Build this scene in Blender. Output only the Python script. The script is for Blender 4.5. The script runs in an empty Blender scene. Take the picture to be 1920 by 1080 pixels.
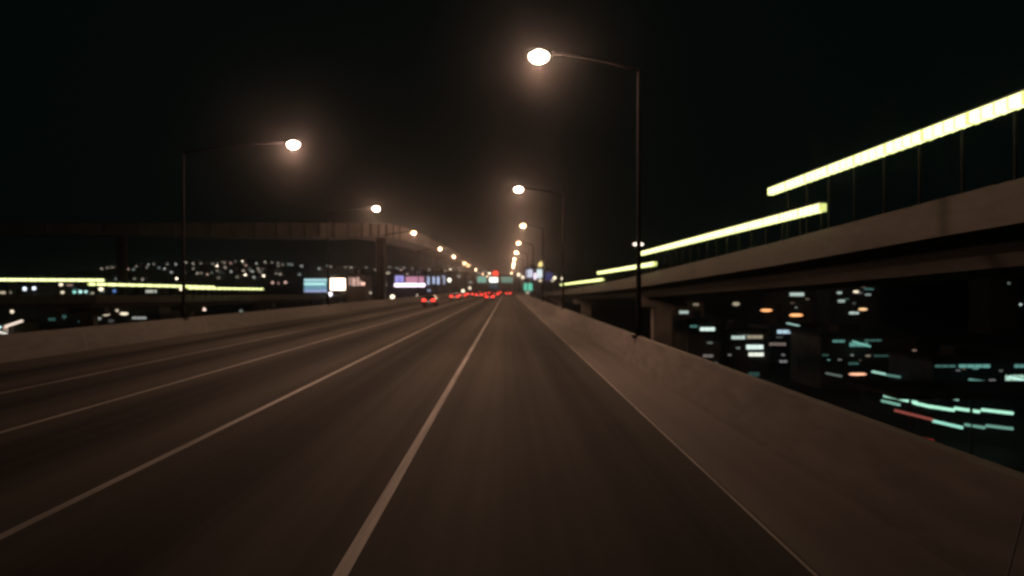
import bpy, bmesh, math, random
from mathutils import Vector, Matrix
random.seed(7)
R = math.radians
S = bpy.context.scene
C = S.collection

# ------------------------------------------------------------------ camera
F = 1400.0                      # focal length in pixels of a 1920 wide picture
CAMH = 2.5
cd = bpy.data.cameras.new('camera'); cam = bpy.data.objects.new('camera', cd); C.objects.link(cam)
cam.location = (0, 0, CAMH); cam.rotation_euler = (R(90), 0, -math.atan(9 / F))
cd.sensor_width = 36; cd.lens = 36 * F / 1920; cd.clip_start = 0.05; cd.clip_end = 8000
cd.dof.use_dof = True; cd.dof.focus_distance = 5.5; cd.dof.aperture_fstop = 1.25
S.camera = cam

# ------------------------------------------------------------------ world, exposure
W = bpy.data.worlds.new('World'); S.world = W; W.use_nodes = True
nt = W.node_tree; bg = nt.nodes['Background']
sky = nt.nodes.new('ShaderNodeTexSky'); sky.sky_type = 'NISHITA'; sky.sun_disc = False
sky.sun_elevation = R(-6); sky.sun_rotation = R(160)
mx = nt.nodes.new('ShaderNodeMixRGB'); mx.inputs[0].default_value = 0.97
mx.inputs[2].default_value = (0.008, 0.026, 0.022, 1)
nt.links.new(sky.outputs[0], mx.inputs[1]); nt.links.new(mx.outputs[0], bg.inputs['Color'])
bg.inputs['Strength'].default_value = 0.08
S.view_settings.view_transform = 'Standard'; S.view_settings.look = 'None'
S.view_settings.exposure = 0; S.view_settings.gamma = 1
cy = S.cycles
cy.use_denoising = True
cy.sample_clamp_indirect = 0.5; cy.sample_clamp_direct = 0
cy.max_bounces = 4; cy.volume_bounces = 0; cy.diffuse_bounces = 2; cy.glossy_bounces = 2; cy.transparent_max_bounces = 8
cy.use_light_tree = True
cy.pixel_filter_type = 'BLACKMAN_HARRIS'; cy.filter_width = 2.2
cy.caustics_reflective = False; cy.caustics_refractive = False

SODIUM = (1.0, 0.57, 0.36)
GROUND = -18.0

def at(px, py, Y):
    """a place measured on the photograph, at Y metres ahead"""
    return Vector(((px - 951) * Y / F, Y, CAMH - (py - 540) * Y / F))

# ------------------------------------------------------------------ materials
MATS = {}
def mat(name, col, rough=0.8, metal=0.0, noise=0.0, scale=1.0, stretch=(1, 1, 1), bump=0.0, spec=0.5):
    if name in MATS: return MATS[name]
    m = bpy.data.materials.new(name); m.use_nodes = True; n = m.node_tree.nodes; l = m.node_tree.links
    b = n['Principled BSDF']
    b.inputs['Base Color'].default_value = (*col, 1); b.inputs['Roughness'].default_value = rough
    b.inputs['Metallic'].default_value = metal; b.inputs['Specular IOR Level'].default_value = spec
    tc = n.new('ShaderNodeTexCoord'); mp = n.new('ShaderNodeMapping'); mp.inputs['Scale'].default_value = stretch
    t = n.new('ShaderNodeTexNoise'); t.inputs['Scale'].default_value = scale; t.inputs['Detail'].default_value = 6
    l.new(tc.outputs['Object'], mp.inputs[0]); l.new(mp.outputs[0], t.inputs['Vector'])
    if noise:
        r = n.new('ShaderNodeValToRGB'); k = noise
        r.color_ramp.elements[0].position = .3; r.color_ramp.elements[1].position = .7
        r.color_ramp.elements[0].color = (*[c * (1 - k) for c in col], 1)
        r.color_ramp.elements[1].color = (*[min(1, c * (1 + k)) for c in col], 1)
        l.new(t.outputs['Fac'], r.inputs[0]); l.new(r.outputs[0], b.inputs['Base Color'])
    if bump:
        bp = n.new('ShaderNodeBump'); bp.inputs['Strength'].default_value = bump; bp.inputs['Distance'].default_value = .02
        l.new(t.outputs['Fac'], bp.inputs['Height']); l.new(bp.outputs[0], b.inputs['Normal'])
    MATS[name] = m
    return m

def glow(col, strength, sample=False):
    """material of something that gives off light"""
    key = 'lit_%s_%s_%s' % (col, strength, sample)
    if key in MATS: return MATS[key]
    m = bpy.data.materials.new('lit_surface'); m.use_nodes = True; n = m.node_tree.nodes; l = m.node_tree.links
    b = n['Principled BSDF']; b.inputs['Base Color'].default_value = (*[min(.8, c * .5 + .1) for c in col], 1)
    b.inputs['Roughness'].default_value = .4
    b.inputs['Emission Color'].default_value = (*col, 1); b.inputs['Emission Strength'].default_value = strength
    m.cycles.emission_sampling = 'AUTO' if sample else 'NONE'
    MATS[key] = m
    return m

def asphalt():
    m = bpy.data.materials.new('worn_asphalt'); m.use_nodes = True; n = m.node_tree.nodes; l = m.node_tree.links
    b = n['Principled BSDF']; b.inputs['Roughness'].default_value = .85; b.inputs['Specular IOR Level'].default_value = .15
    tc = n.new('ShaderNodeTexCoord'); sx = n.new('ShaderNodeSeparateXYZ'); l.new(tc.outputs['Object'], sx.inputs[0])
    def noise(scale, st, det=5):
        mp = n.new('ShaderNodeMapping'); mp.inputs['Scale'].default_value = st
        t = n.new('ShaderNodeTexNoise'); t.inputs['Scale'].default_value = scale; t.inputs['Detail'].default_value = det
        l.new(tc.outputs['Object'], mp.inputs[0]); l.new(mp.outputs[0], t.inputs['Vector']); return t.outputs['Fac']
    def math_(op, a, c, d=None):
        q = n.new('ShaderNodeMath'); q.operation = op
        for i, v in enumerate((a, c, d)):
            if v is None: continue
            if isinstance(v, (int, float)): q.inputs[i].default_value = v
            else: l.new(v, q.inputs[i])
        return q.outputs[0]
    long_ = noise(1.0, (1.6, .012, 1)); streak = noise(1.0, (7, .03, 1)); blot = noise(.6, (1, .35, 1)); grain = noise(60, (1, 1, 1), 3)
    # oil-dark middle and polished wheel tracks, repeating once per 3.65 m lane
    ph = math_('MULTIPLY', math_('ADD', sx.outputs['X'], 1.45), 2 * math.pi / 3.65)
    tracks = math_('COSINE', math_('MULTIPLY', ph, 2.0), 0)
    oil = math_('COSINE', math_('MULTIPLY', math_('ADD', sx.outputs['X'], 3.85), 2 * math.pi / 3.5), 0)
    own = math_('POWER', 2.718, math_('MULTIPLY', math_('POWER', math_('ABSOLUTE', math_('ADD', sx.outputs['X'], -1.45), 0), 2), -1.1))
    oil = math_('MULTIPLY', math_('MULTIPLY', math_('ADD', oil, .6), math_('LESS_THAN', sx.outputs['X'], -1.9)), 1)
    oil = math_('ADD', math_('MULTIPLY', oil, -1), math_('MULTIPLY', own, -1.6))
    v = math_('ADD', math_('MULTIPLY', math_('ADD', long_, -.12), .10), math_('MULTIPLY', streak, .035))
    v = math_('ADD', v, math_('MULTIPLY', blot, .022)); v = math_('ADD', v, math_('MULTIPLY', grain, .02))
    v = math_('ADD', v, math_('MULTIPLY', oil, .030)); v = math_('ADD', v, math_('MULTIPLY', tracks, -.006))
    v = math_('ADD', v, -.012); v = math_('MAXIMUM', v, .012)
    cb = n.new('ShaderNodeCombineColor')
    l.new(v, cb.inputs[0]); l.new(math_('MULTIPLY', v, .94), cb.inputs[1]); l.new(math_('MULTIPLY', v, .82), cb.inputs[2])
    l.new(cb.outputs[0], b.inputs['Base Color'])
    bp = n.new('ShaderNodeBump'); bp.inputs['Strength'].default_value = .35; bp.inputs['Distance'].default_value = .01
    l.new(grain, bp.inputs['Height']); l.new(bp.outputs[0], b.inputs['Normal'])
    return m

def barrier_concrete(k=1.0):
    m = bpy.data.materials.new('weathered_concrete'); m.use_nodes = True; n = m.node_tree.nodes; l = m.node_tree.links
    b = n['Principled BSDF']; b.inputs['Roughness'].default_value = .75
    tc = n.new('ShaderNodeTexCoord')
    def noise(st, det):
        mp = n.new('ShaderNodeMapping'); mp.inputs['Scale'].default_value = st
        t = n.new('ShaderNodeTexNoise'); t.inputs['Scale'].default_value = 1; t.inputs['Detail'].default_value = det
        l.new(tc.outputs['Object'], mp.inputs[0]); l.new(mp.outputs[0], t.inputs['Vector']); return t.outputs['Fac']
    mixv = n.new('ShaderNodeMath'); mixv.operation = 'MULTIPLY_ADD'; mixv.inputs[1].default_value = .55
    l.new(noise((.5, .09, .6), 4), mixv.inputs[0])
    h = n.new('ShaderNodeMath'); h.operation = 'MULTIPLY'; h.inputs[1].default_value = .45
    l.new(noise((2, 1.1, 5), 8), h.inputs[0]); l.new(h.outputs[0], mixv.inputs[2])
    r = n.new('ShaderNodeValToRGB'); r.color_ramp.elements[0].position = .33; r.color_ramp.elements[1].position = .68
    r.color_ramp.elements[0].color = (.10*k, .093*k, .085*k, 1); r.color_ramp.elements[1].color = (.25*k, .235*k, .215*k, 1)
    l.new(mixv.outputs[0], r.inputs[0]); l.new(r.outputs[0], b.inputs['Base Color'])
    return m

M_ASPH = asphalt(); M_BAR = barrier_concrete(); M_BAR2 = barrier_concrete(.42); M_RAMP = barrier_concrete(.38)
M_CONC = mat('concrete', (.27, .255, .235), .85, noise=.35, scale=.4, stretch=(1, .3, 1), bump=.1)
M_PAINT = mat('worn_road_paint', (.40, .39, .365), .6, noise=.35, scale=3, stretch=(3, .15, 1))
M_GROUND = mat('city_ground', (.045, .045, .042), .9, noise=.5, scale=.05)
M_HILL = mat('hill_scrub', (.035, .045, .03), .95, noise=.6, scale=.02, bump=.3)
M_STEEL = mat('galvanised_steel', (.33, .33, .34), .5, .7, noise=.2, scale=4)
M_POLE = mat('dark_bronze_paint', (.009, .009, .010), .85, spec=.1)
M_DARKSTEEL = mat('dark_steel', (.08, .085, .09), .5, .5)
M_WALL = mat('dark_wall', (.16, .15, .14), .9, noise=.3, scale=.3)
M_WALL2 = mat('blue_grey_wall', (.09, .11, .15), .9, noise=.3, scale=.3)
M_WALL3 = mat('buff_wall', (.26, .22, .18), .9, noise=.3, scale=.3)
M_ROOF = mat('roof_felt', (.05, .05, .05), .9, noise=.3, scale=1)
M_RUBBER = mat('rubber', (.02, .02, .02), .8)
M_GLASS = mat('dark_car_glass', (.01, .012, .015), .08)
M_GREEN = mat('green_sign_back', (.03, .08, .06), .6)

# ------------------------------------------------------------------ mesh helpers
def box(bm, x0, x1, y0, y1, z0, z1):
    vs = [bm.verts.new(p) for p in ((x0,y0,z0),(x1,y0,z0),(x1,y1,z0),(x0,y1,z0),(x0,y0,z1),(x1,y0,z1),(x1,y1,z1),(x0,y1,z1))]
    for f in ((0,3,2,1),(4,5,6,7),(0,1,5,4),(1,2,6,5),(2,3,7,6),(3,0,4,7)): bm.faces.new([vs[i] for i in f])
    return vs
def tube(bm, pts, rads, seg=10):
    rings = []
    for i, p in enumerate(pts):
        p = Vector(p)
        d = (Vector(pts[min(i + 1, len(pts) - 1)]) - Vector(pts[max(i - 1, 0)])).normalized()
        a = d.orthogonal().normalized() if abs(d.z) > .99 else d.cross(Vector((0, 0, 1))).normalized()
        b = d.cross(a); r = rads[i] if hasattr(rads, '__len__') else rads
        rings.append([bm.verts.new(p + (a * math.cos(t) + b * math.sin(t)) * r) for t in (2 * math.pi * k / seg for k in range(seg))])
    for A, B in zip(rings, rings[1:]):
        for k in range(seg): bm.faces.new((A[k], A[(k+1) % seg], B[(k+1) % seg], B[k]))
    bm.faces.new(rings[0][::-1]); bm.faces.new(rings[-1])
def ball(bm, c, sx, sy, sz, u=14, v=9):
    bmesh.ops.create_uvsphere(bm, u_segments=u, v_segments=v, radius=1, matrix=Matrix.Translation(c) @ Matrix.Diagonal((sx, sy, sz, 1)))
def obj(name, bm, m, parent=None, smooth=False, bevel=0):
    bmesh.ops.recalc_face_normals(bm, faces=bm.faces)
    me = bpy.data.meshes.new(name); bm.to_mesh(me); bm.free(); me.materials.append(m)
    if smooth:
        for p in me.polygons: p.use_smooth = True
    o = bpy.data.objects.new(name, me); C.objects.link(o)
    if parent: o.parent = parent
    if bevel:
        b = o.modifiers.new('bevel', 'BEVEL'); b.width = bevel; b.segments = 2
    return o
def tag(o, label, cat, group=None):
    o['label'] = label; o['category'] = cat
    if group: o['group'] = group
    return o
def thing(name, label, cat, loc=(0, 0, 0), rz=0, group=None):
    o = bpy.data.objects.new(name, None); C.objects.link(o); o.empty_display_size = .3
    o.location = loc; o.rotation_euler = (0, 0, rz)
    return tag(o, label, cat, group)
def structure(o): o['kind'] = 'structure'; return o
def dup(o, loc, rz=None, label=None, group=None):
    def cp(a, par):
        c = a.copy(); C.objects.link(c); c.parent = par
        for ch in a.children: cp(ch, c)
        return c
    c = cp(o, None); c.location = loc
    if rz is not None: c.rotation_euler = (0, 0, rz)
    if label: c['label'] = label
    if group: c['group'] = group
    return c
def loft(bm, stations, closed=True):
    """stations: lists of 3D points, same count, joined into a skin with end caps"""
    rs = [[bm.verts.new(p) for p in s] for s in stations]; n = len(rs[0])
    for A, B in zip(rs, rs[1:]):
        for k in range(n if closed else n - 1): bm.faces.new((A[k], A[(k+1) % n], B[(k+1) % n], B[k]))
    bm.faces.new(rs[0][::-1]); bm.faces.new(rs[-1])

# ------------------------------------------------------------------ ground, road deck
XL, XR = -16.8, 4.0
Y0, Y1 = -60.0, 1500.0
bm = bmesh.new()
vs = [bm.verts.new(p) for p in ((-3000, -200, GROUND), (3000, -200, GROUND), (3000, 4000, GROUND), (-3000, 4000, GROUND))]; bm.faces.new(vs)
structure(obj('city_ground', bm, M_GROUND))
bm = bmesh.new(); vs = [bm.verts.new(p) for p in ((XL - .05, Y0, 0), (XR + .05, Y0, 0), (XR + .05, Y1, 0), (XL - .05, Y1, 0))]; bm.faces.new(vs)
structure(obj('road', bm, M_ASPH))
def strip(name, x, w, z=.006, y0=Y0, y1=Y1):
    b = bmesh.new(); q = [b.verts.new(p) for p in ((x - w/2, y0, z), (x + w/2, y0, z), (x + w/2, y1, z), (x - w/2, y1, z))]; b.faces.new(q)
    return structure(obj(name, b, M_PAINT))
for x, w in ((-1.45, .135), (-5.08, .125), (-8.75, .115), (-12.0, .09)): strip('lane_line', x, w)
strip('edge_line', 2.68, .04)
bm = bmesh.new(); vs = [bm.verts.new(p) for p in ((2.72, Y0, .004), (XR + .05, Y0, .004), (XR + .05, Y1, .004), (2.72, Y1, .004))]; bm.faces.new(vs)
structure(obj('road_shoulder', bm, mat('shoulder_concrete', (.12, .112, .10), .8, noise=.3, scale=.8, stretch=(1.5, .06, 1), bump=.1)))
M_JOINT = mat('rubber_joint', (.03, .028, .026), .8)
for y in (33, 78, 123, 168):
    b = bmesh.new(); q = [b.verts.new(p) for p in ((XL, y, .010), (XR, y, .010), (XR, y + .14, .010), (XL, y + .14, .010))]; b.faces.new(q)
    structure(obj('expansion_joint', b, M_JOINT))
# viaduct body carrying the road
t = thing('viaduct', 'long concrete viaduct body carrying the motorway lanes', 'viaduct', (0, 0, 0))
bm = bmesh.new(); box(bm, XL - .6, XR + .6, Y0, Y1, -1.6, -.02); obj('deck', bm, M_CONC, t)
for k in range(12):
    bm = bmesh.new(); y = 10 + k * 45
    box(bm, -15, 3, y - .9, y + .9, -3.2, -1.6)
    for x in (-12, -1): tube(bm, ((x, y, GROUND), (x, y, -3.2)), .8, 14)
    obj('pier', bm, M_CONC, t)

def barrier(name, x, side, label):
    """jersey profile; side = +1 when traffic is on its -x side"""
    prof = [(0, 0), (.02, .10), (.10, .40), (.23, .92), (.40, .92), (.47, .0)]
    b = bmesh.new(); ys = [Y0] + [y for y in range(-54, 400, 6)] + [Y1]
    loft(b, [[(x + side * p[0], y, p[1] + .002) for p in prof] for y in (Y0, Y1)])
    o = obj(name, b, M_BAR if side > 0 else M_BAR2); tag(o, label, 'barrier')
    # expansion joints cast as narrow recess strips
    for y in range(-54, 240, 12):
        b = bmesh.new()
        loft(b, [[(x + side * (p[0] - (.002 if p[0] < .3 else 0)), yy, p[1] + .004) for p in prof] for yy in (y, y + .02)])
        obj('joint', b, M_CONC, o)
    return o
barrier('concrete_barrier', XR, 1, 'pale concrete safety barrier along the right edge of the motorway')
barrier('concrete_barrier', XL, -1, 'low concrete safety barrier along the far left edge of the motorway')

# ------------------------------------------------------------------ overhead street lamps
def make_street_lamp(arm):
    t = thing('street_lamp', '', 'street lamp')
    H = 10.0
    bm = bmesh.new(); tube(bm, ((0, 0, .9), (0, 0, 1.3), (0, 0, H - 1.0), (0, 0, H - .3)), (.10, .09, .06, .05), 10)
    box(bm, -.2, .2, -.2, .2, .86, .94); obj('pole', bm, M_POLE, t, True)
    bm = bmesh.new()
    tube(bm, [(arm * u, 0, H - .35 + .55 * math.sin(u * math.pi / 2)) for u in (0, .15, .35, .6, .8, .93)], (.06, .055, .05, .045, .04, .04), 8)
    obj('arm', bm, M_POLE, t, True)
    s = 1 if arm > 0 else -1
    bm = bmesh.new(); x = arm
    prof = [(-.45, .04, .05), (-.3, .13, .1), (0, .19, .13), (.3, .17, .11), (.45, .06, .05)]
    loft(bm, [[(x + s * a, w * math.cos(q), H + .22 + h * max(-.35, math.sin(q))) for q in (2 * math.pi * k / 12 for k in range(12))] for a, w, h in prof])
    obj('lamp_head', bm, M_POLE, t, True)
    bm = bmesh.new(); ball(bm, (x + s * .08, 0, H + .10), .34, .26, .22)
    obj('lamp_bowl', bm, glow((1.0, .78, .60), 26.0), t, True)
    ld = bpy.data.lights.new('bulb', 'POINT'); ld.energy = LAMP_W; ld.color = SODIUM; ld.shadow_soft_size = .12
    lo = bpy.data.objects.new('bulb', ld); C.objects.link(lo); lo.parent = t; lo.location = (x + s * .08, 0, H - .22)
    return t
LAMP_W = 1900.0
right_lamps = [  # head x, y
    (1.12, 24.5), (.95, 57.5), (2.0, 90.5), (2.0, 125), (2.0, 159), (2.05, 196), (2.1, 228), (2.2, 265), (2.2, 375), (2.2, 520)]
left_lamps = [(-11.4, 39.6), (-12.6, 71.4), (-12.85, 102), (-13.0, 144), (-13.0, 181), (-13.1, 228), (-13.1, 252), (-13.1, 309), (-13.2, 404), (-13, 480)]
names_r = ['nearest tall street lamp at the top of the picture above the right lane', 'second street lamp along the right barrier, under the brightest one',
    'third street lamp along the right barrier', 'fourth street lamp along the right barrier', 'fifth street lamp along the right barrier']
names_l = ['nearest tall street lamp reaching over the left lanes with a pink halo', 'second street lamp along the left barrier',
    'third street lamp along the left barrier', 'fourth street lamp along the left barrier', 'fifth street lamp along the left barrier']
protos = {}
def place_lamps(spots, base_x, names, side, group):
    for i, (hx, y) in enumerate(spots):
        arm = round(hx - base_x, 2)
        lab = names[i] if i < len(names) else 'small distant street lamp in the converging row on the %s side' % side
        if arm in protos:
            o = dup(protos[arm], (base_x, y, 0), None, lab, group)
            if y > 240:
                for ch in o.children:
                    if ch.type == 'LIGHT': ch.data = ch.data.copy(); ch.data.energy = LAMP_W * .45
        else:
            o = make_street_lamp(arm); o.location = (base_x, y, 0); o['label'] = lab; o['group'] = group; protos[arm] = o
        for ch in o.children:      # the two nearest lamps are tinted slightly pinker for their halos
            if ch.type == 'LIGHT' and y < 45: ch.data = ch.data.copy(); ch.data.color = (1.0, .56, .375)
        if y > 85:      # the farther lamps burn a deeper orange
            for ch in o.children:
                if ch.name.startswith('lamp_bowl'): ch.data = ch.data.copy(); ch.data.materials[0] = glow((1.0, .60, .30), 8.0)
place_lamps(right_lamps, XR + .32, names_r, 'right', 'street lamps along the right barrier')
place_lamps(left_lamps, XL - .32, names_l, 'left', 'street lamps along the left barrier')

# ------------------------------------------------------------------ elevated ramps and light streaks built as tubes
STREAK_GLOW = glow((.92, 1.0, .44), 2.2, True); BAND_GLOW = glow((.85, .95, .30), .9)
XF = 14.0
RP = [(XF + .35, y, CAMH + h) for y, h in ((-40, 4.2), (0, 3.6), (15, 3.25), (25, 2.95), (40, 2.45), (55, 2.05), (72, 1.6), (90, 1.15), (115, .7), (150, .1), (190, -.5), (240, -1.1), (320, -1.7), (420, -2.3))]
LP = [(-130, 96, CAMH - .85), (-100, 99, CAMH - .9), (-76.5, 105.3, CAMH - 1.0), (-62.6, 114.5, CAMH - 1.1), (-60.2, 130, CAMH - 1.3), (-59.0, 150, CAMH - 1.45), (-57.6, 176, CAMH - 1.65), (-56.6, 200, CAMH - 1.8), (-56.5, 250, CAMH - 2.1), (-54, 320, CAMH - 2.4), (-45, 420, CAMH - 2.8)]
def make_light_streak(length=2.34, r=.18):  # box tubes shaped to follow light streaks; housing, post and bracket added
    t = thing('rail_light', '', 'rail light')
    bm = bmesh.new(); box(bm, -.15, .15, -length/2, length/2, -r, r); obj('diffuser', bm, STREAK_GLOW, t, bevel=.04)
    bm = bmesh.new(); box(bm, -.12, .12, -length/2 - .02, length/2 + .02, r + .002, r + .06)
    obj('housing', bm, M_DARKSTEEL, t)
    for y in (-length/2 - .012, -length/4, 0, length/4, length/2 + .012):  # dimmer glowing bands added for the stripes along a streak
        bm = bmesh.new(); box(bm, -.165, .165, y - .03, y + .03, -r - .012, r - .004); obj('clamp_ring', bm, BAND_GLOW, t)
    bm = bmesh.new(); box(bm, .42, .50, -.04, .04, -1.0, 0); po = obj('post', bm, M_POLE, t); po.location.z = r + .075
    bm = bmesh.new(); box(bm, .05, .42, -.03, .03, r + .02, r + .07); obj('bracket', bm, M_POLE, t)
    return t
rail = None
ones = 'first second third fourth fifth sixth seventh eighth ninth tenth eleventh twelfth thirteenth fourteenth fifteenth sixteenth seventeenth eighteenth nineteenth'.split()
ORD = ones + ['twentieth'] + ['twenty-' + q for q in ones[:9]] + ['thirtieth'] + ['thirty-' + q for q in ones[:9]]
def streak_run(p0, p1, label, group, side=1):
    global rail
    p0, p1 = Vector(p0), Vector(p1); d = p1 - p0; n = max(1, round(d.length / 2.46)); d = d.normalized() * (2.46 * n); rz = math.atan2(-d.x, d.y)
    for k in range(n):
        p = p0 + d * ((k + .5) / n)
        if rail is None: rail = make_light_streak(); o = rail
        else: o = dup(rail, p, rz, label, group)
        lab = '%s %s' % (ORD[k], label)
        o.location = p; o.rotation_euler = (0, 0, rz if side > 0 else rz + math.pi); o['label'] = lab; o['group'] = group
        top = None; pth = RP if side > 0 and p.x > 0 else LP
        for a, b in zip(pth, pth[1:]):
            if pth is RP and a[1] <= p.y <= b[1]: top = a[2] + (b[2] - a[2]) * (p.y - a[1]) / (b[1] - a[1])
            if pth is LP and a[0] <= p.x <= b[0]: top = a[2] + (b[2] - a[2]) * (p.x - a[0]) / (b[0] - a[0])
        for ch in o.children:
            if ch.name.startswith('post'): ch.scale.z = (p.z - top if top is not None else 2.0) + .9
streak_run((XF, 15, CAMH + 5.12), (XF, 38.6, CAMH + 5.12), 'from the viewer in the highest tube light row, upper right', 'highest row of tube lights beside the right ramp')
streak_run((XF, 33, CAMH + 3.58), (XF, 77, CAMH + 3.58), 'from the viewer in the second tube light row down, right ramp', 'second row of tube lights on the right ramp')
streak_run((XF, 70.5, CAMH + 2.30), (XF, 116, CAMH + 2.30), 'from the viewer in the short third tube light row, right ramp', 'third row of tube lights on the right ramp')
streak_run((XF, 109, CAMH + 1.25), (XF, 195, CAMH + .85), 'from the viewer in the farthest tube light row, right ramp', 'farthest row of tube lights on the right ramp')
streak_run((-76.5, 106, CAMH + 1.2), (-62.3, 115, CAMH + 1.2), 'from the left in the tube light row at the left edge', 'left end row of tube lights on the left ramp')
streak_run((-63.6, 113.8, CAMH + .6), (-59, 150, CAMH + .2), 'from the left in the middle tube light row, left ramp', 'middle row of tube lights on the left ramp')
streak_run((-59.2, 139, CAMH + .0), (-57.4, 176, CAMH - .25), 'from the left in the right-hand tube light row, left ramp', 'right-hand row of tube lights on the left ramp')

def ramp(name, label, path, width, thick, piers, para=.9, seat=None):
    """path: (x, y, z of parapet top) of the face seen from the road; width goes away from the road"""
    t = thing(name, label, 'elevated ramp')
    P = [Vector(p) for p in path]; nrm = []
    for i in range(len(P)):
        d = P[min(i+1, len(P)-1)] - P[max(i-1, 0)]; d.z = 0; d.normalize(); q = Vector((d.y, -d.x, 0))
        nrm.append(q if (q.x > 0) == (width > 0) else -q)
    w = abs(width)
    def sect(prof): return [[tuple(p + q * a + Vector((0, 0, b))) for a, b in prof] for p, q in zip(P, nrm)]
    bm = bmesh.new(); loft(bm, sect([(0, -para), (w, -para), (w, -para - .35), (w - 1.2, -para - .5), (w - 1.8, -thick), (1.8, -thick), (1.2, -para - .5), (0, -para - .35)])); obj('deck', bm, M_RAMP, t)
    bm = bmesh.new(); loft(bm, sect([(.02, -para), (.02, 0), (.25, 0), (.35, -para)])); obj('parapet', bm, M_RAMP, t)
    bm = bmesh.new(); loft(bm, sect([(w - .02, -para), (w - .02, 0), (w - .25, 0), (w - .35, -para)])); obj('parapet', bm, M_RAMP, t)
    for (i, f) in piers:
        p = P[i].lerp(P[i+1], f) + nrm[i] * (w / 2)
        bm = bmesh.new(); box(bm, p.x - w*.36, p.x + w*.36, p.y - .7, p.y + .7, p.z - thick - 1.1, p.z - thick)
        box(bm, p.x - 1.1, p.x + 1.1, p.y - .75, p.y + .75, GROUND, p.z - thick - 1.1)
        obj('pier', bm, M_CONC if RP is path else M_RAMP, t)
    return t
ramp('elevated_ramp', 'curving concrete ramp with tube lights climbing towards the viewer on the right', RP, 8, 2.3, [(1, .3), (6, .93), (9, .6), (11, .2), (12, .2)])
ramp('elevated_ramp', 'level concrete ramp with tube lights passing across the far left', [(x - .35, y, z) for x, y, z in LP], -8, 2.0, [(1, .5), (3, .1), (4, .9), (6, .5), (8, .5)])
# dim flyover that swings across the left before bending away
fp = [at(px, py, Y) for px, py, Y in ((-500, 418, 320), (-100, 418, 265), (200, 418, 235), (400, 418, 215), (520, 418, 206), (600, 418, 203), (680, 418, 205), (725, 420, 214), (760, 427, 236), (800, 443, 290), (835, 461, 380), (860, 476, 480), (885, 490, 640))]
t = thing('flyover', 'dim high flyover crossing behind the left street lamps and bending away', 'flyover')
def away(i):
    d = fp[min(i+1, len(fp)-1)] - fp[max(i-1, 0)]; d.z = 0; d.normalize(); return Vector((-d.y, d.x, 0))
bm = bmesh.new(); loft(bm, [[tuple(p + away(i) * a + Vector((0, 0, b))) for a, b in ((0, 0), (0, -1.4), (0, -3.9), (12, -3.9), (12, 0))] for i, p in enumerate(fp)]); obj('deck', bm, mat('pale_concrete', (.5, .45, .42), .85, noise=.2, scale=.2), t)
for i in range(1, 8):
    for k in range(3):
        bm = bmesh.new()
        p = fp[i].lerp(fp[i+1], k / 3); bm2 = .25
        box(bm, p.x - bm2, p.x + bm2, p.y - .45, p.y + .2, p.z - 3.9, p.z - .1)
        obj('rib', bm, M_CONC, t)
for i, dx in ((2, 0), (7, 4)):
    bm = bmesh.new(); p = fp[i] + away(i) * 6; p.x += dx; box(bm, p.x - 1.3, p.x + 1.3, p.y - 1, p.y + 1, GROUND, p.z - 3.88)
    obj('pier', bm, M_RAMP, t)

# ------------------------------------------------------------------ cars
def make_car():
    t = thing('car', '', 'car')
    side = [(-2.25, .35), (-2.28, .75), (-2.2, .98), (-1.55, 1.02), (-1.0, 1.42), (.35, 1.45), (1.05, 1.02), (2.0, .86), (2.28, .65), (2.28, .32)]
    bm = bmesh.new()
    def half(x, y, z): return (x, y, z)
    secs = []
    for x, k in ((-.9, .94), (-.86, 1), (.86, 1), (.9, .94)):
        secs.append([(x if z < 1.1 else x * .76, y * k if z < 1.1 else y, .35 + (z - .35) * k if z < 1.1 else z) for y, z in side])
    loft(bm, secs); obj('body', bm, mat('car_paint', (.10, .10, .11), .3, .3), t, bevel=.03)
    bm = bmesh.new()
    q = [bm.verts.new(p) for p in ((-.7, -1.58, 1.06), (.7, -1.58, 1.06), (.58, -1.07, 1.40), (-.58, -1.07, 1.40))]; bm.faces.new(q)
    r = bmesh.ops.extrude_face_region(bm, geom=bm.faces[:]); bmesh.ops.translate(bm, vec=(0, -.03, .03), verts=[v for v in r['geom'] if isinstance(v, bmesh.types.BMVert)])
    obj('rear_window', bm, M_GLASS, t)
    for x in (-.62, .62):
        bm = bmesh.new(); box(bm, x - .24, x + .24, -2.34, -2.22, .72, .96); obj('tail_light', bm, glow((1.0, .035, .025), 5.0), t, bevel=.02)
    bm = bmesh.new(); box(bm, -.27, .27, -2.32, -2.25, .58, .72); obj('number_plate', bm, glow((.8, .75, .6), .35), t)  # lit look of the plate put in as emission
    bm = bmesh.new(); box(bm, -.88, .88, -2.38, -2.2, .34, .54); obj('bumper', bm, M_DARKSTEEL, t, bevel=.03)
    for x in (-.82, .82):
        for y in (-1.4, 1.4):
            bm = bmesh.new(); tube(bm, ((x - .1, y, .32), (x + .1, y, .32)), .32, 16); obj('wheel', bm, M_RUBBER, t)
    for x in (-.6, .6):
        bm = bmesh.new(); box(bm, x - .2, x + .2, 2.24, 2.31, .6, .75); obj('headlight', bm, glow((1, .95, .8), 3.0), t)
    return t
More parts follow.
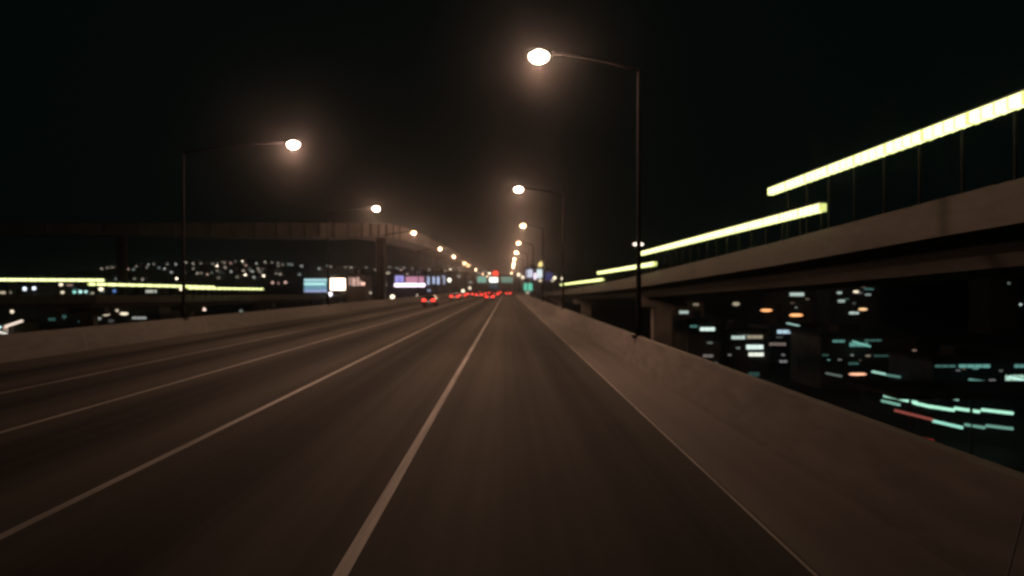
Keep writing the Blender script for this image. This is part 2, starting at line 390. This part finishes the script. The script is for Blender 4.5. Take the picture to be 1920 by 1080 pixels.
cars = [(-10.7, 104, 'nearest car ahead, alone in the far left lane with red tail lights lit'),
    (-3.4, 147, 'larger car ahead in the lane left of the viewer, tail lights lit'),
    (-10.5, 151, 'car leading the red line of traffic at its left end'),
    (-10.5, 178, 'car just right of the left end of the red traffic line'), (-10.4, 212, 'distant car third from the left end of the red traffic line'), (-7.0, 187, 'car in the middle lane left of the larger central car'),
    (-7.0, 222, 'distant car in the middle lane, just beyond the nearer middle-lane car'), (-6.9, 262, 'farthest car in the middle lane of the red traffic line'), (-3.3, 212, 'distant car directly beyond the larger central car, same lane'), (-3.3, 246, 'second distant car beyond the larger central car, same lane'), (-3.2, 305, 'farthest car in the lane of the larger central car'), (.4, 236, 'car ahead in the viewer\'s own lane, red lights near the vanishing point'), (.5, 290, 'distant second car in the lane of the viewer, near the vanishing point'), (.4, 350, 'farthest car in the lane of the viewer, at the vanishing point'), (-10.3, 300, 'farthest car in the far left lane of the red traffic line')]
car = None
for x, y, lab in cars:
    if car is None: car = make_car(); o = car; o.location = (x, y, 0)
    else: o = dup(car, (x, y, 0))
    o['label'] = lab or 'tiny distant car in the queue of red tail lights ahead'; o['group'] = 'cars driving ahead on the motorway'

# ------------------------------------------------------------------ sign gantry, billboards, buildings
def panel(parent, px0, py0, px1, py1, Y, m, name='panel', t=.12, off=0):
    a, b = at(px0, py1, Y), at(px1, py0, Y)
    bm = bmesh.new(); box(bm, a.x, b.x, Y - t - off, Y - off, a.z, b.z); return obj(name, bm, m, parent)
def guide_sign(px0, py0, px1, py1, Y, col, st, label, post=True):
    t = thing('guide_sign', label, 'road sign')
    panel(t, px0, py0, px1, py1, Y, glow(col, st), 'sign_face')  # light falling on the sign is put in as emission
    a, b = at(px0, py1, Y), at(px1, py0, Y); w = .18
    bm = bmesh.new()
    box(bm, a.x - w, b.x + w, Y - .1, Y + .02, b.z, b.z + w); box(bm, a.x - w, b.x + w, Y - .1, Y + .02, a.z - w, a.z)
    box(bm, a.x - w, a.x, Y - .1, Y + .02, a.z, b.z); box(bm, b.x, b.x + w, Y - .1, Y + .02, a.z, b.z); obj('frame', bm, M_STEEL, t)
    return t
YG = 330
t = thing('sign_gantry', 'steel sign gantry spanning the lanes in the distance', 'sign gantry', (0, 0, 0))
bm = bmesh.new()
for z in (6.0, 7.2): box(bm, XL - 1, XR + 1, YG + .4, YG + .6, z, z + .2)
for k in range(22): tube(bm, ((XL - 1 + k, YG + .5, 6.1), (XL + k, YG + .5, 7.3)), .05, 5)
obj('truss', bm, M_STEEL, t)
for x in (XL - .9, XR + .9):
    bm = bmesh.new(); tube(bm, ((x, YG + .5, -.5), (x, YG + .5, 7.4)), .22, 10); obj('post', bm, M_STEEL, t)
guide_sign(895, 518, 912, 530, YG, (.16, .42, .34), .75, 'green overhead road sign left of the white lit panel in the distance')
guide_sign(940, 519, 961, 530, YG, (.14, .34, .28), .55, 'dull green overhead road sign near the vanishing point')
t = guide_sign(981, 531, 999, 545, 300, (.10, .62, .44), .85, 'bright green road sign low beside the right shoulder')
bm = bmesh.new(); a = at(990, 545, 300); tube(bm, ((a.x, 300.2, GROUND), (a.x, 300.2, a.z)), .25, 8); obj('post', bm, M_STEEL, t)

def billboard(label, Y, rect, cells, name='billboard', posts=2, rim=.25):
    """rect: px0,py0,px1,py1; cells: (px0,py0,px1,py1,colour,strength)"""
    t = thing(name, label, 'billboard')
    a, b = at(rect[0], rect[3], Y), at(rect[2], rect[1], Y)
    bm = bmesh.new(); box(bm, a.x - rim, b.x + rim, Y, Y + .5, a.z - rim, b.z + rim); obj('backing', bm, M_DARKSTEEL, t)
    for c in cells: panel(t, c[0], c[1], c[2], c[3], Y, glow(c[4], c[5], c[5] >= 1.4), 'lit_face', .1, .01)
    for k in range(posts):
        x = a.x + (b.x - a.x) * (k + .5) / posts; bm = bmesh.new(); tube(bm, ((x, Y + .9, GROUND), (x, Y + .9, b.z)), .35, 10); obj('post', bm, M_DARKSTEEL, t)
    return t
billboard('wide lit billboard with pale blue and teal bands, at left', 260, (570, 522, 618, 548),
    [(571, 523, 616, 527, (.45, .75, .80), 1.1), (571, 527.4, 616, 530, (.22, .45, .55), .8), (571, 530.4, 612, 534.5, (.50, .95, .88), 1.15), (571, 535, 617, 543.5, (.16, .34, .46), .85), (571, 544, 617, 547.5, (.45, .52, .85), .85)])
billboard('glaring orange-white billboard beside the blue banded one', 258, (620, 522, 648, 544), [(620.5, 522.5, 647.5, 543.5, (1.0, .72, .50), 8.0)], posts=1)
billboard('long lit sign with lilac square, pink panel and white base strip', 300, (740, 516, 798, 541),
    [(741, 517, 757, 529.5, (.40, .36, .80), 1.0), (745, 521, 753, 529, (.14, .14, .34), .8), (761, 518.5, 795, 531, (.60, .26, .38), .85), (740, 531.5, 797, 537.5, (.98, .80, 1.0), 3.0)])
billboard('white lit panel over dark blue base beyond the road end', 345, (916, 518.5, 935, 542), [(917.5, 519.5, 933.5, 529, (.95, 1.0, .88), 2.2), (917.5, 530.5, 933.5, 541, (.02, .07, .12), .35)], posts=1)
t = thing('round_sign', 'round red lit sign above the white panel in the distance', 'sign')
a = at(929, 513, 350); bm = bmesh.new(); tube(bm, ((a.x, 349.7, a.z), (a.x, 350, a.z)), 1.5, 24); obj('sign_face', bm, glow((1, .06, .03), 1.3), t)
bm = bmesh.new(); tube(bm, ((a.x, 350.3, GROUND), (a.x, 350.3, a.z)), .2, 8); obj('post', bm, M_DARKSTEEL, t)

def building(label, px0, px1, ytop, Y, depth, m, wins, name='building', extra=0, seed=1, roofh=.6, cat='building'):
    t = thing(name, label, cat)
    a, b = at(px0, ytop, Y), at(px1, ytop, Y)
    bm = bmesh.new(); box(bm, a.x, b.x, Y, Y + depth, GROUND, a.z); obj('wall', bm, m, t)
    bm = bmesh.new(); box(bm, a.x - .2, b.x + .2, Y - .2, Y + depth + .2, a.z + .003, a.z + roofh); 
    if b.x - a.x > 6: box(bm, a.x + (b.x-a.x)*.3, a.x + (b.x-a.x)*.55, Y + depth*.3, Y + depth*.6, a.z + roofh, a.z + roofh + 1.6)
    obj('roof', bm, M_ROOF, t)
    for w in wins: 
        f = panel(t, w[0], w[1], w[2], w[3], Y, glow(w[4], w[5]), 'window', .06)
        p0, p1 = at(w[0], w[3], Y), at(w[2], w[1], Y); 
        bm = bmesh.new(); n = max(2, int((p1.x - p0.x) / 1.4) + 1)
        for k in range(n + 1):
            x = p0.x + (p1.x - p0.x) * k / n; box(bm, x - .04, x + .04, Y - .1, Y - .04, p0.z - .05, p1.z + .05)
        obj('frame', bm, M_DARKSTEEL, f)
    rr = random.Random(seed)
    for k in range(extra):  # added windows, random dim strips for city texture
        u, v = rr.random(), rr.random(); x = px0 + 3 + (px1 - px0 - 8) * u; y = ytop + 5 + v * 45
        panel(t, x, y, x + rr.uniform(4, 12), y + rr.uniform(1.8, 3), Y, glow(rr.choice(((.5, .6, .5), (.6, .4, .3), (.25, .6, .5), (.6, .6, .6))), rr.choice((.15, .25, .4))), 'window', .06)
    return t
WHT = (.80, 1.0, .92); TEAL = (.28, .75, .66); ORG = (1.0, .42, .16); CRM = (1.0, .84, .60); BLU = (.55, .68, 1.0); PNK = (1.0, .62, .52); RED = (1.0, .06, .04)
building('low building with pink-white lit windows right of the glaring billboard', 650, 684, 516, 262, 14, M_WALL3,
    [(654, 520, 660, 535, PNK, .35), (661, 521, 667, 536, PNK, .85), (669, 519.5, 674, 536, PNK, .7), (675, 527, 679, 535, PNK, .9)])
building('showroom with four tall bluish white windows', 799, 846, 512, 285, 16, M_WALL2,
    [(801, 519, 805.5, 534, BLU, 1.0), (811, 519, 815.5, 532, BLU, 1.0), (819.5, 519, 824, 533, BLU, 1.1), (831, 518, 835, 533, BLU, .55), (828, 517, 834, 519, BLU, .5), (801, 543, 808, 546, BLU, .5)])
building('white lit block with glowing upper floor near the vanishing point', 985, 1021, 502, 520, 20, M_WALL2,
    [(987, 505, 1000, 520, (.72, .78, 1.0), .95), (1000.6, 512, 1006, 524, (1.0, .85, 1.0), 1.4), (1006.5, 505, 1019, 521, (.80, .97, 1.0), 1.1)])
building('deep blue lit block right of the white one', 1021, 1038, 508, 530, 18, M_WALL2, [(1023, 511, 1036, 526, (.04, .05, .22), .6)])
# clock tower; floodlight on dome, cornice and finial put in as emission
t = thing('tower', 'slim tower topped by a glowing golden cupola behind the white block', 'tower')
a = at(1014.5, 500, 560); bm = bmesh.new(); box(bm, a.x - 2.2, a.x + 2.2, 560, 564.4, GROUND, a.z); obj('shaft', bm, M_WALL3, t)
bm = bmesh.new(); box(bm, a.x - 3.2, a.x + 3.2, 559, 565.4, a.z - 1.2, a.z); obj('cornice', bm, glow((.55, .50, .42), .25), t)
bm = bmesh.new(); ball(bm, (a.x, 562.2, a.z + 1.2), 2.1, 2.1, 2.6); obj('cupola', bm, glow((1.0, .80, .28), 1.3), t, True)
bm = bmesh.new(); tube(bm, ((a.x, 562.2, a.z + 3.4), (a.x, 562.2, a.z + 6)), (.5, .08), 8); obj('finial', bm, glow((1.0, .7, .2), .5), t)
# long low buildings under the billboards
building('long dark building at the foot of the pink and lilac sign', 700, 850, 541, 310, 20, M_WALL2, [(712, 533+12, 716, 549, CRM, .4)])
# -- right-hand city below the road; strip windows stand in for light streaks
building('dark office block with stacked strip windows below the right ramp', 1362, 1440, 622, 170, 14, M_WALL,
    [(1372, 630, 1398, 636, WHT, .7), (1401, 629, 1431, 635, CRM, .35), (1400, 647, 1432, 655, WHT, 1.1), (1404, 661.5, 1433, 668, (.95, 1, .85), 1.1), (1404, 698, 1425, 706, TEAL, .07)], seed=3, extra=5)
building('dark block with one bright strip window near the barrier', 1290, 1352, 603, 165, 14, M_WALL,
    [(1313, 614, 1341, 620.5, WHT, 1.1), (1294, 610, 1308, 614, TEAL, .25), (1318, 665, 1338, 670, (.6, .55, .5), .25), (1314, 680, 1345, 686, (.55, .75, .75), .45)], seed=5, extra=2)
building('dark warehouse with pale blue strip windows at mid right', 1444, 1535, 615, 190, 16, M_WALL2,
    [(1458, 619, 1488, 625.5, (.6, .85, 1.0), .8), (1490, 624, 1521, 630, (.75, .7, .8), .4), (1443, 643, 1475, 648, (.6, .45, .4), .3), (1462, 676, 1477, 680, (.6, .6, .6), .35), (1500, 656, 1520, 659, TEAL, .12)], seed=8, extra=7)
building('distant dark block with small white windows at mid height on the right', 1455, 1530, 530, 420, 20, M_WALL,
    [(1482, 549, 1509, 555, WHT, .7), (1470, 534, 1484, 538, TEAL, .35), (1512, 560, 1518, 562, CRM, .2)], seed=9, extra=4)
building('distant dark block with scattered small lit windows further right', 1560, 1650, 524, 400, 20, M_WALL,
    [(1571, 547, 1580, 551, WHT, .55), (1573, 562, 1586, 567, WHT, .5), (1603, 531, 1619, 534, TEAL, .5), (1624, 551, 1635, 554, WHT, .4), (1594, 585, 1612, 589, WHT, .8), (1622, 541, 1640, 543, TEAL, .3), (1638, 530, 1646, 532, TEAL, .3)], seed=10, extra=5)
building('small low block with faint windows just past the ramp pier', 1262, 1320, 566, 300, 14, M_WALL3,
    [(1275, 568, 1288, 573, CRM, .3), (1274, 583, 1293, 588, WHT, .6), (1300, 569, 1311, 573, CRM, .25), (1268, 552+15, 1271, 575, CRM, .2)], seed=11, extra=3)
building('flat dark depot with dim green strip windows', 1540, 1720, 632, 150, 16, M_WALL,
    [(1562, 638, 1586, 642, TEAL, .35), (1594, 643, 1630, 650, TEAL, .4), (1622, 637, 1655, 640, TEAL, .16), (1640, 666, 1690, 669, TEAL, .1), (1592, 680, 1612, 684, TEAL, .12)], seed=12, extra=8)
building('dark shed with pale green strip window cut by the right edge', 1752, 1990, 680, 120, 14, M_WALL2,
    [(1755, 685, 1795, 689, TEAL, .2), (1800, 684, 1860, 690, TEAL, .45), (1888, 704, 1925, 715, (.6, .95, .75), .75), (1905, 684, 1925, 690, TEAL, .35)], seed=13, extra=9)
building('faint tall block at the upper right edge', 1862, 1915, 440, 330, 16, M_WALL,
    [(1882, 478, 1886, 484, WHT, .18), (1866, 502, 1890, 505, BLU, .22), (1876, 506, 1884, 514, BLU, .14), (1893, 529, 1898, 533, WHT, .18), (1870, 456, 1910, 458, TEAL, .06)], seed=14)
# -- left-hand city
building('distant block with row of small white windows under the left tube lights', 20, 230, 533, 420, 20, M_WALL,
    [(128, 530+3, 140, 536, PNK, .35), (0, 546, 14, 550, CRM, .5), (22, 546, 26, 550, CRM, .3)], seed=20, extra=10)
building('low shop with blue lit front under the left tube lights', 205, 250, 536, 400, 14, M_WALL2, [(214, 543, 224, 548, (.15, .30, .75), .8), (224, 543.5, 235, 547, (.7, .7, .9), .5)], seed=21)
building('low shed with wide white strip of windows under the left tube lights', 262, 320, 537, 400, 14, M_WALL, [(274, 544, 296, 548.5, (.85, .85, .75), .7)], seed=22)
building('squat dark block with greenish windows below the left ramp', 90, 300, 578, 210, 14, M_WALL,
    [(168, 595, 193, 599, (.75, .8, .75), .45), (250, 594, 277, 598, (.75, .8, .75), .45), (64+30, 596, 108, 601, TEAL, .1), (150, 583, 158, 587, TEAL, .25), (120, 591, 128, 596, TEAL, .15), (150, 601, 157, 604, TEAL, .25), (206, 599, 216, 604, (.5, .5, .5), .14)], seed=23)

# canopy added to carry the light streaks, lower right
t = thing('loading_canopy', 'open loading canopy lit by green-white tubes at lower right', 'canopy')
Yc = 96
for (y, zz, w) in ((Yc, 0, 0),):
    a, b = at(1655, 742, Yc), at(1925, 742, Yc)
    bm = bmesh.new(); box(bm, a.x - 1, b.x + 8, Yc - 6, Yc + 8, a.z + .35, a.z + .9); obj('roof', bm, M_ROOF, t)
    for k in range(4):
        for yy in (Yc + 7, Yc - 5):
            bm = bmesh.new(); x = a.x + 1 + k * 7.5; tube(bm, ((x, yy, GROUND), (x, yy, a.z + .35)), .18, 8); obj('post', bm, M_DARKSTEEL, t)
tubes = [(1660, 742, 1690, 748, 0), (1688, 748, 1722, 756, 0), (1716, 756, 1750, 764, 0), (1748, 763, 1792, 770, 0), (1792, 766, 1840, 773, 0), (1844, 769, 1903, 776, 0)]
def light_bar(x0, y0, x1, y1, Y, col, st, r=.13, label='', group=None):  # the lower-right bars are stretched and slanted to form light streaks
    t = thing('tube_lamp', label, 'lamp', group=group)
    a, b = at(x0, y0, Y), at(x1, y1, Y)
    bm = bmesh.new(); tube(bm, (a, b), r, 8); obj('tube', bm, glow(col, st), t)
    bm = bmesh.new(); tube(bm, (a + Vector((-.1, .12, r)), b + Vector((.1, .12, r))), r * .8, 6); obj('housing', bm, M_DARKSTEEL, t)
    return t
for i, q in enumerate(tubes):
    light_bar(q[0], q[1], q[2], q[3], Yc - 2, (.50, 1.0, .74), 1.05, .19, ORD[i] + ' from the left of the green-white tube lamps under the loading canopy', 'upper tube lamps under the loading canopy')
for i, q in enumerate([(1752, 790, 1808, 803), (1812, 797, 1850, 803), (1852, 799, 1903, 805)]):
    light_bar(q[0], q[1], q[2], q[3], Yc - 5, (.42, .95, .75), (.9, .35, .35)[i], .17, ['brightest and leftmost teal tube lamp in the lower canopy row', 'short dim teal tube lamp in the middle of the lower canopy row', 'long dim teal tube lamp at the right end of the lower canopy row'][i], 'lower tube lamps before the loading canopy')
light_bar(1680, 770, 1752, 788, Yc - 6, (.75, .18, .14), .35, .15, 'dull red tube lamp under the left end of the canopy')
light_bar(1712, 820, 1752, 828, Yc - 8, (.8, .06, .06), .3, .18, 'dim red lamp lowest at the canopy front')
light_bar(1794, 730, 1852, 737, 110, (.85, .95, .55), .75, .18, 'yellow-white tube lamp above the canopy roof, left one', )
light_bar(1856, 735, 1918, 738, 110, (.62, .78, .50), .6, .16, 'yellow-white tube lamp above the canopy roof, right one')
light_bar(1637, 697, 1662, 702, 130, (.5, .95, .78), .8, .18, 'pale green tube lamp above the dark depot')
light_bar(1662, 703, 1694, 708, 130, (.3, .7, .6), .35, .18, 'dimmer green tube lamp right of the pale one')
light_bar(1678, 730, 1712, 738, 120, (.8, .85, .6), .6, .15, 'short cream tube lamp over the yard at lower right')
light_bar(1742, 733, 1768, 736, 120, (.45, .5, .7), .3, .15, 'faint bluish tube lamp over the yard')

for x0, y0, x1, y1, Y, col, st, lab in [
    (1762, 742, 1800, 750, 100, (.55, 1, .8), .7, 'short teal tube lamp just over the canopy roof, left of the yellow pair'),
    (1895, 707, 1935, 716, 112, (.6, 1, .85), 1.1, 'pale green tube lamp cut by the right edge of the picture'),
    (1600, 640, 1634, 650, 148, (.3, .8, .68), .7, 'teal tube lamp on the front of the flat dark depot'),
    (1655, 752, 1690, 760, 102, (.4, .9, .7), .5, 'dim green tube lamp left below the canopy start'),
    (1700, 836, 1760, 848, 84, (.5, .12, .10), .25, 'very dim red tube lamp lowest of all at lower right'),
    (1820, 712, 1850, 716, 118, (.3, .7, .6), .4, 'small teal tube lamp above the yellow-white pair'),
    (1550, 700, 1580, 706, 128, (.4, .5, .45), .3, 'faint grey-green tube lamp left of the orange lamp'),
    (1476, 606, 1500, 611, 180, (.55, .9, .8), .7, 'pale tube lamp on the roof of the mid right warehouse'),
    (1340, 700, 1368, 706, 120, (.35, .7, .6), .3, 'faint teal tube lamp close to the barrier top')]:
    light_bar(x0, y0, x1, y1, Y, col, st, .16, lab)
# single lamps in the city: pole lamps, wide lanterns stretched as light streaks
def pole_lamp(px, py, Y, wpx, hpx, col, st, label, group):
    a = at(px, py, Y); t = thing('pole_lamp', label, 'lamp', (a.x, Y, GROUND), 0, group); h = a.z - GROUND
    w, hh = wpx * Y / F / 2, hpx * Y / F / 2
    bm = bmesh.new(); ball(bm, (0, 0, h), w, min(w, hh), hh, 12, 8); obj('lantern', bm, glow(col, st), t, True)
    bm = bmesh.new(); box(bm, -w, w, -.2, .2, h + hh * .9, h + hh * 1.15); obj('hood', bm, M_DARKSTEEL, t)
    bm = bmesh.new(); tube(bm, ((0, .1 + hh, 0), (0, .1 + hh, h)), (.14, .08), 8); obj('pole', bm, M_DARKSTEEL, t)
    return t
GR, GL = 'pole lamps in the city below the right side', 'pole lamps in the city below the left side'
for px, py, Y, w, h, col, st, lab in [
    (1240, 561, 300, 8, 7, CRM, 2.6, 'round cream lamp beside the right ramp pier'),
    (1298, 553, 420, 4, 4, CRM, 1.0, 'tiny cream lamp right of the ramp pier'),
    (1197, 458, 210, 20, 7, (1, .8, .66), 3.0, 'warm white lamp above the right ramp, over the second tube row'),
    (1373, 542, 600, 15, 4, ORG, 1.6, 'small orange lamp highest on the right'),
    (1438, 582, 330, 22, 5, ORG, 1.8, 'wide orange lamp left of its equal at mid right'),
    (1494, 591, 310, 26, 5.5, ORG, 1.9, 'widest orange lamp at mid right'),
    (1607, 547, 380, 11, 4.5, CRM, 1.5, 'small cream lamp among the windows further right'),
    (1620, 580, 330, 17, 4.5, (1, .6, .3), 1.5, 'amber lamp below the scattered windows further right'),
    (1610, 702, 135, 34, 5, (1, .5, .3), 1.5, 'orange lamp in front of the flat dark depot'),
    (1381, 570, 380, 14, 7, CRM, .4, 'dim cream lamp below the highest orange lamp'),
    (1360, 632, 200, 6, 5, (1, .04, .06), .7, 'small red lamp left of the stacked windows'),
    (1236, 603, 180, 18, 3, CRM, .5, 'faint cream lamp at the foot of the ramp pier'),
    (1918, 571, 250, 5, 4, WHT, .8, 'small white lamp at the right edge')]:
    pole_lamp(px, py, Y, w, h, col, st, lab, GR)
for px, py, Y, w, h, col, st, lab in [
    (50, 541.5, 400, 6, 7, (.75, .85, 1), 2.2, 'left one of a pair of blue-white lamps under the left tube row'),
    (67.5, 540.5, 400, 6, 6, (.8, .85, 1), 2.2, 'right one of a pair of blue-white lamps under the left tube row'),
    (117.5, 533.5, 410, 7, 6, CRM, 1.6, 'cream lamp just under the left tube row'), (120.5, 548, 390, 6, 5, CRM, 1.3, 'cream lamp low above the left ramp parapet'),
    (142.5, 547.5, 390, 6, 5, TEAL, 1.5, 'left of three pale teal lamps in a row'), (153.5, 547, 390, 6, 6, (.5, .9, .85), 1.6, 'middle of three pale teal lamps'), (163.8, 547, 390, 6, 5, (.5, .85, .8), 1.4, 'right of three pale teal lamps'),
    (176, 549.5, 390, 7, 3.5, CRM, .5, 'faint cream lamp right of the teal trio'),
    (192, 542, 380, 9, 6.5, CRM, 2.0, 'bright cream lamp under the start of the middle tube row'), (341, 541.5, 370, 5, 7, CRM, 2.0, 'cream lamp hanging at the end of the middle tube row'),
    (224, 555, 300, 5, 5, CRM, .4, 'faint lamp on the left ramp edge'),
    (10, 549, 400, 10, 4, CRM, .7, 'wide cream lamp at the left edge'),
    (26.5, 584, 170, 6, 6, CRM, 1.4, 'white lamp alone below the left ramp'),
    (2, 613, 150, 9, 5, (.6, 1, .95), 1.5, 'teal white lamp at the left edge below the ramp'),
    (201, 589, 190, 15, 5, CRM, 1.4, 'left one of two cream lamps below the left ramp'), (235, 588, 190, 16, 5, CRM, 1.4, 'right one of two cream lamps below the left ramp'), (222, 582, 200, 5, 5, CRM, .8, 'small lamp between the two cream lamps'),
    (327, 580, 210, 6, 4, CRM, .5, 'faint lamp near the left barrier'), (369, 580, 200, 6, 5, CRM, .5, 'dim lamp left of the pinkish one'), (384, 580, 200, 7, 6, (1, .72, .6), 1.5, 'pinkish lamp close above the left barrier'), (453, 583, 205, 7, 4, (.6, .7, .6), .35, 'last faint lamp above the left barrier'),
    (570, 558.5, 240, 8, 3, CRM, .6, 'dim lamp under the blue banded billboard'), (619.5, 551.5, 240, 8, 8, (.95, .88, 1), 3.0, 'round white lamp between the two billboards, below them'),
    (681.5, 532, 250, 6, 6, (1, .5, .42), 2.0, 'small red-white lamp right of the pink-lit building'), (695, 549, 240, 5, 5, CRM, .5, 'faint lamp right of the billboards, low'),
    (736, 556.5, 220, 8.5, 7.5, CRM, 2.6, 'bright cream lamp under the lilac and pink sign'), (783, 553.5, 230, 5, 5, CRM, .7, 'small lamp under the pink panel'),
    (843, 525, 270, 7, 7, (1, 1, .8), 2.6, 'cream lamp right of the four tall windows'), (855.5, 552, 235, 6, 6, CRM, 2.0, 'lowest of three cream lamps in a rising line'),
    (868, 545.5, 260, 6, 6, CRM, 2.0, 'middle of three cream lamps in a rising line'), (881, 540, 290, 5, 5, CRM, 1.6, 'highest of three cream lamps in a rising line'),
    (512, 530, 500, 5, 5, PNK, .8, 'left one of two tiny pink lamps left of the billboards'), (536, 529.5, 500, 5, 5, PNK, 1.0, 'right one of two tiny pink lamps left of the billboards'), (523, 531, 500, 4, 4, PNK, .35, 'faint lamp between the two tiny pink lamps'),
    (706, 506, 480, 5, 5, CRM, .5, 'faint lamp up left of the lilac sign'), (727, 512, 480, 10, 4, CRM, .5, 'faint broad lamp touching the lilac sign top'), (723, 533, 400, 4, 5, CRM, .5, 'small lamp left of the white base strip'), (764, 515, 480, 4, 5, CRM, .6, 'small lamp on top of the pink panel')]:
    pole_lamp(px, py, Y, w, h, col, st, lab, GL)
for px, py, Y, st, lab in [(973, 515, 420, 2.2, 'left of two cream lamps beside the white block'), (980.5, 520, 400, 2.0, 'right of two cream lamps beside the white block'), (989, 549, 290, .7, 'pale lamp under the bright green sign'),
    (1013, 526, 400, .9, 'pink-white lamp under the white block'), (1040, 521, 380, 2.0, 'left of two round cream lamps before the right tube rows'), (1055, 522.5, 360, 2.2, 'right of two round cream lamps before the right tube rows'), (1036, 526, 380, .5, 'faint yellow lamp by the round cream pair')]:
    pole_lamp(px, py, Y, 6, 6, CRM, st, lab, 'lamps beyond the right shoulder')
# lit yard building at the left edge
building('small kiosk with slanting cream lit canopy at the lower left edge', 8, 30, 606, 148, 8, M_WALL3, [(10, 612, 20, 617, PNK, .6), (9, 618, 21, 624, (.7, .6, .45), .45)], 'kiosk', seed=30, cat='kiosk')
light_bar(14, 612, 46, 601, 146, (1, .82, .66), 1.2, .24, 'slanting cream tube lamp on the kiosk at the lower left')
light_bar(3, 622, 18, 626, 145, (.9, .85, .75), 1.0, .24, 'short pale tube lamp lowest at the left edge')

# ------------------------------------------------------------------ hills with houses
def ridge(name, pts, Y, depth):
    bm = bmesh.new(); rows = []
    rr = random.Random(4)
    for j in range(7):
        u = j / 6; row = []
        for k in range(61):
            f = k / 60 * (len(pts) - 1); i = min(int(f), len(pts) - 2); g = f - i
            px = pts[i][0] * (1 - g) + pts[i+1][0] * g; py = pts[i][1] * (1 - g) + pts[i+1][1] * g
            top = at(px, py, Y + depth); zz = GROUND - 1 + (top.z - GROUND + 1) * (math.sin(u * math.pi / 2)) 
            x = (px - 951) * (Y + depth * u) / F
            row.append(bm.verts.new((x, Y + depth * u, zz + rr.uniform(-1, 1) * 1.2 * u)))
        rows.append(row)
    for A, B in zip(rows, rows[1:]):
        for k in range(60): bm.faces.new((A[k], A[k+1], B[k+1], B[k]))
    return structure(obj(name, bm, M_HILL, smooth=True))
RID = [(-600, 530), (0, 522), (200, 505), (330, 495), (450, 492), (560, 498), (700, 503), (850, 508), (960, 515)]
ridge('hill', RID, 1300, 500)
ridge('hill', [(1040, 520), (1150, 500), (1300, 492), (1500, 496), (1800, 505), (2300, 520)], 1500, 500)

def make_house():
    t = thing('house', '', 'house')
    bm = bmesh.new(); box(bm, -6, 6, 0, 9, -12, 6); obj('wall', bm, M_WALL3, t)
    bm = bmesh.new(); loft(bm, [[(-6.5, y, 6.01), (6.5, y, 6.01), (0, y, 9)] for y in (-.5, 9.5)]); obj('roof', bm, M_ROOF, t)
    bm = bmesh.new(); box(bm, -1.6, 1.2, -.12, -.02, 1.8, 4.2); w = obj('window', bm, glow((1, .85, .66), 1.0), t)
    bm = bmesh.new(); box(bm, -.25, -.15, -.22, -.13, 1.8, 4.2); obj('frame', bm, M_DARKSTEEL, w)
    return t
base = make_house()
wmats = [glow(c, s) for c, s in (((1, .85, .66), 3.5), ((1, .85, .70), 1.5), ((.8, .85, .8), 1.7), ((1, .6, .5), 1.6), ((1, .85, .65), 9), ((.9, .8, .65), .9), ((.6, .75, .7), 1.2))]
variants = [base]
for m in wmats[1:]:
    v = dup(base, (0, 0, 0)); 
    for ch in v.children:
        if ch.name.startswith('window'): ch.data = ch.data.copy(); ch.data.materials[0] = m
    variants.append(v)
def ridge_z(px, u):
    for (a, b) in zip(RID, RID[1:]):
        if a[0] <= px <= b[0]: py = a[1] + (b[1] - a[1]) * (px - a[0]) / (b[0] - a[0]); break
    Y = 1300 + 500 * u; top = at(px, py, 1800).z
    return (px - 951) * Y / F, Y, GROUND - 1 + (top - GROUND + 1) * math.sin(u * math.pi / 2)
rr = random.Random(12)
HW = ['warm lit', 'dim warm', 'pale white', 'pinkish', 'bright white', 'barely lit cream', 'faint teal']
spots = []
while len(spots) < 190:
    px = rr.choice((rr.uniform(190, 620), rr.uniform(320, 500), rr.uniform(600, 930), rr.gauss(430, 50))); u = rr.uniform(.30, .99) if rr.random() < .8 else rr.uniform(.7, 1)
    spots.append((px, u))
used = set()
for i, (px, u) in enumerate(spots):
    x, y, z = ridge_z(px, u); k = rr.choices(range(7), (2, 4, 3, 2, 1.2, 5, 4))[0]
    if k not in used: o = variants[k]; used.add(k); o.location = (x, y, z)
    else: o = dup(variants[k], (x, y, z))
    o['label'] = 'tiny hillside house with a %s window on the dark hill at left' % HW[k]; o['group'] = 'houses on the dark hill'
for k, v in enumerate(variants):
    if k not in used: 
        x, y, z = ridge_z(300 + 20 * k, .8); v.location = (x, y, z); v['label'] = 'tiny hillside house with a %s window on the dark hill at left' % HW[k]; v['group'] = 'houses on the dark hill'

# ------------------------------------------------------------------ night haze
bm = bmesh.new(); box(bm, -3100, 3100, -220, 4050, GROUND - 1, 170)
hz = obj('haze', bm, bpy.data.materials.new('night_haze')); hz['kind'] = 'stuff'
m = hz.data.materials[0]; m.use_nodes = True; n = m.node_tree.nodes; n.clear()
out = n.new('ShaderNodeOutputMaterial'); pv = n.new('ShaderNodeVolumePrincipled')
pv.inputs['Color'].default_value = (.92, .93, .95, 1); pv.inputs['Density'].default_value = .00025; pv.inputs['Anisotropy'].default_value = .95
m.node_tree.links.new(pv.outputs[0], out.inputs['Volume'])
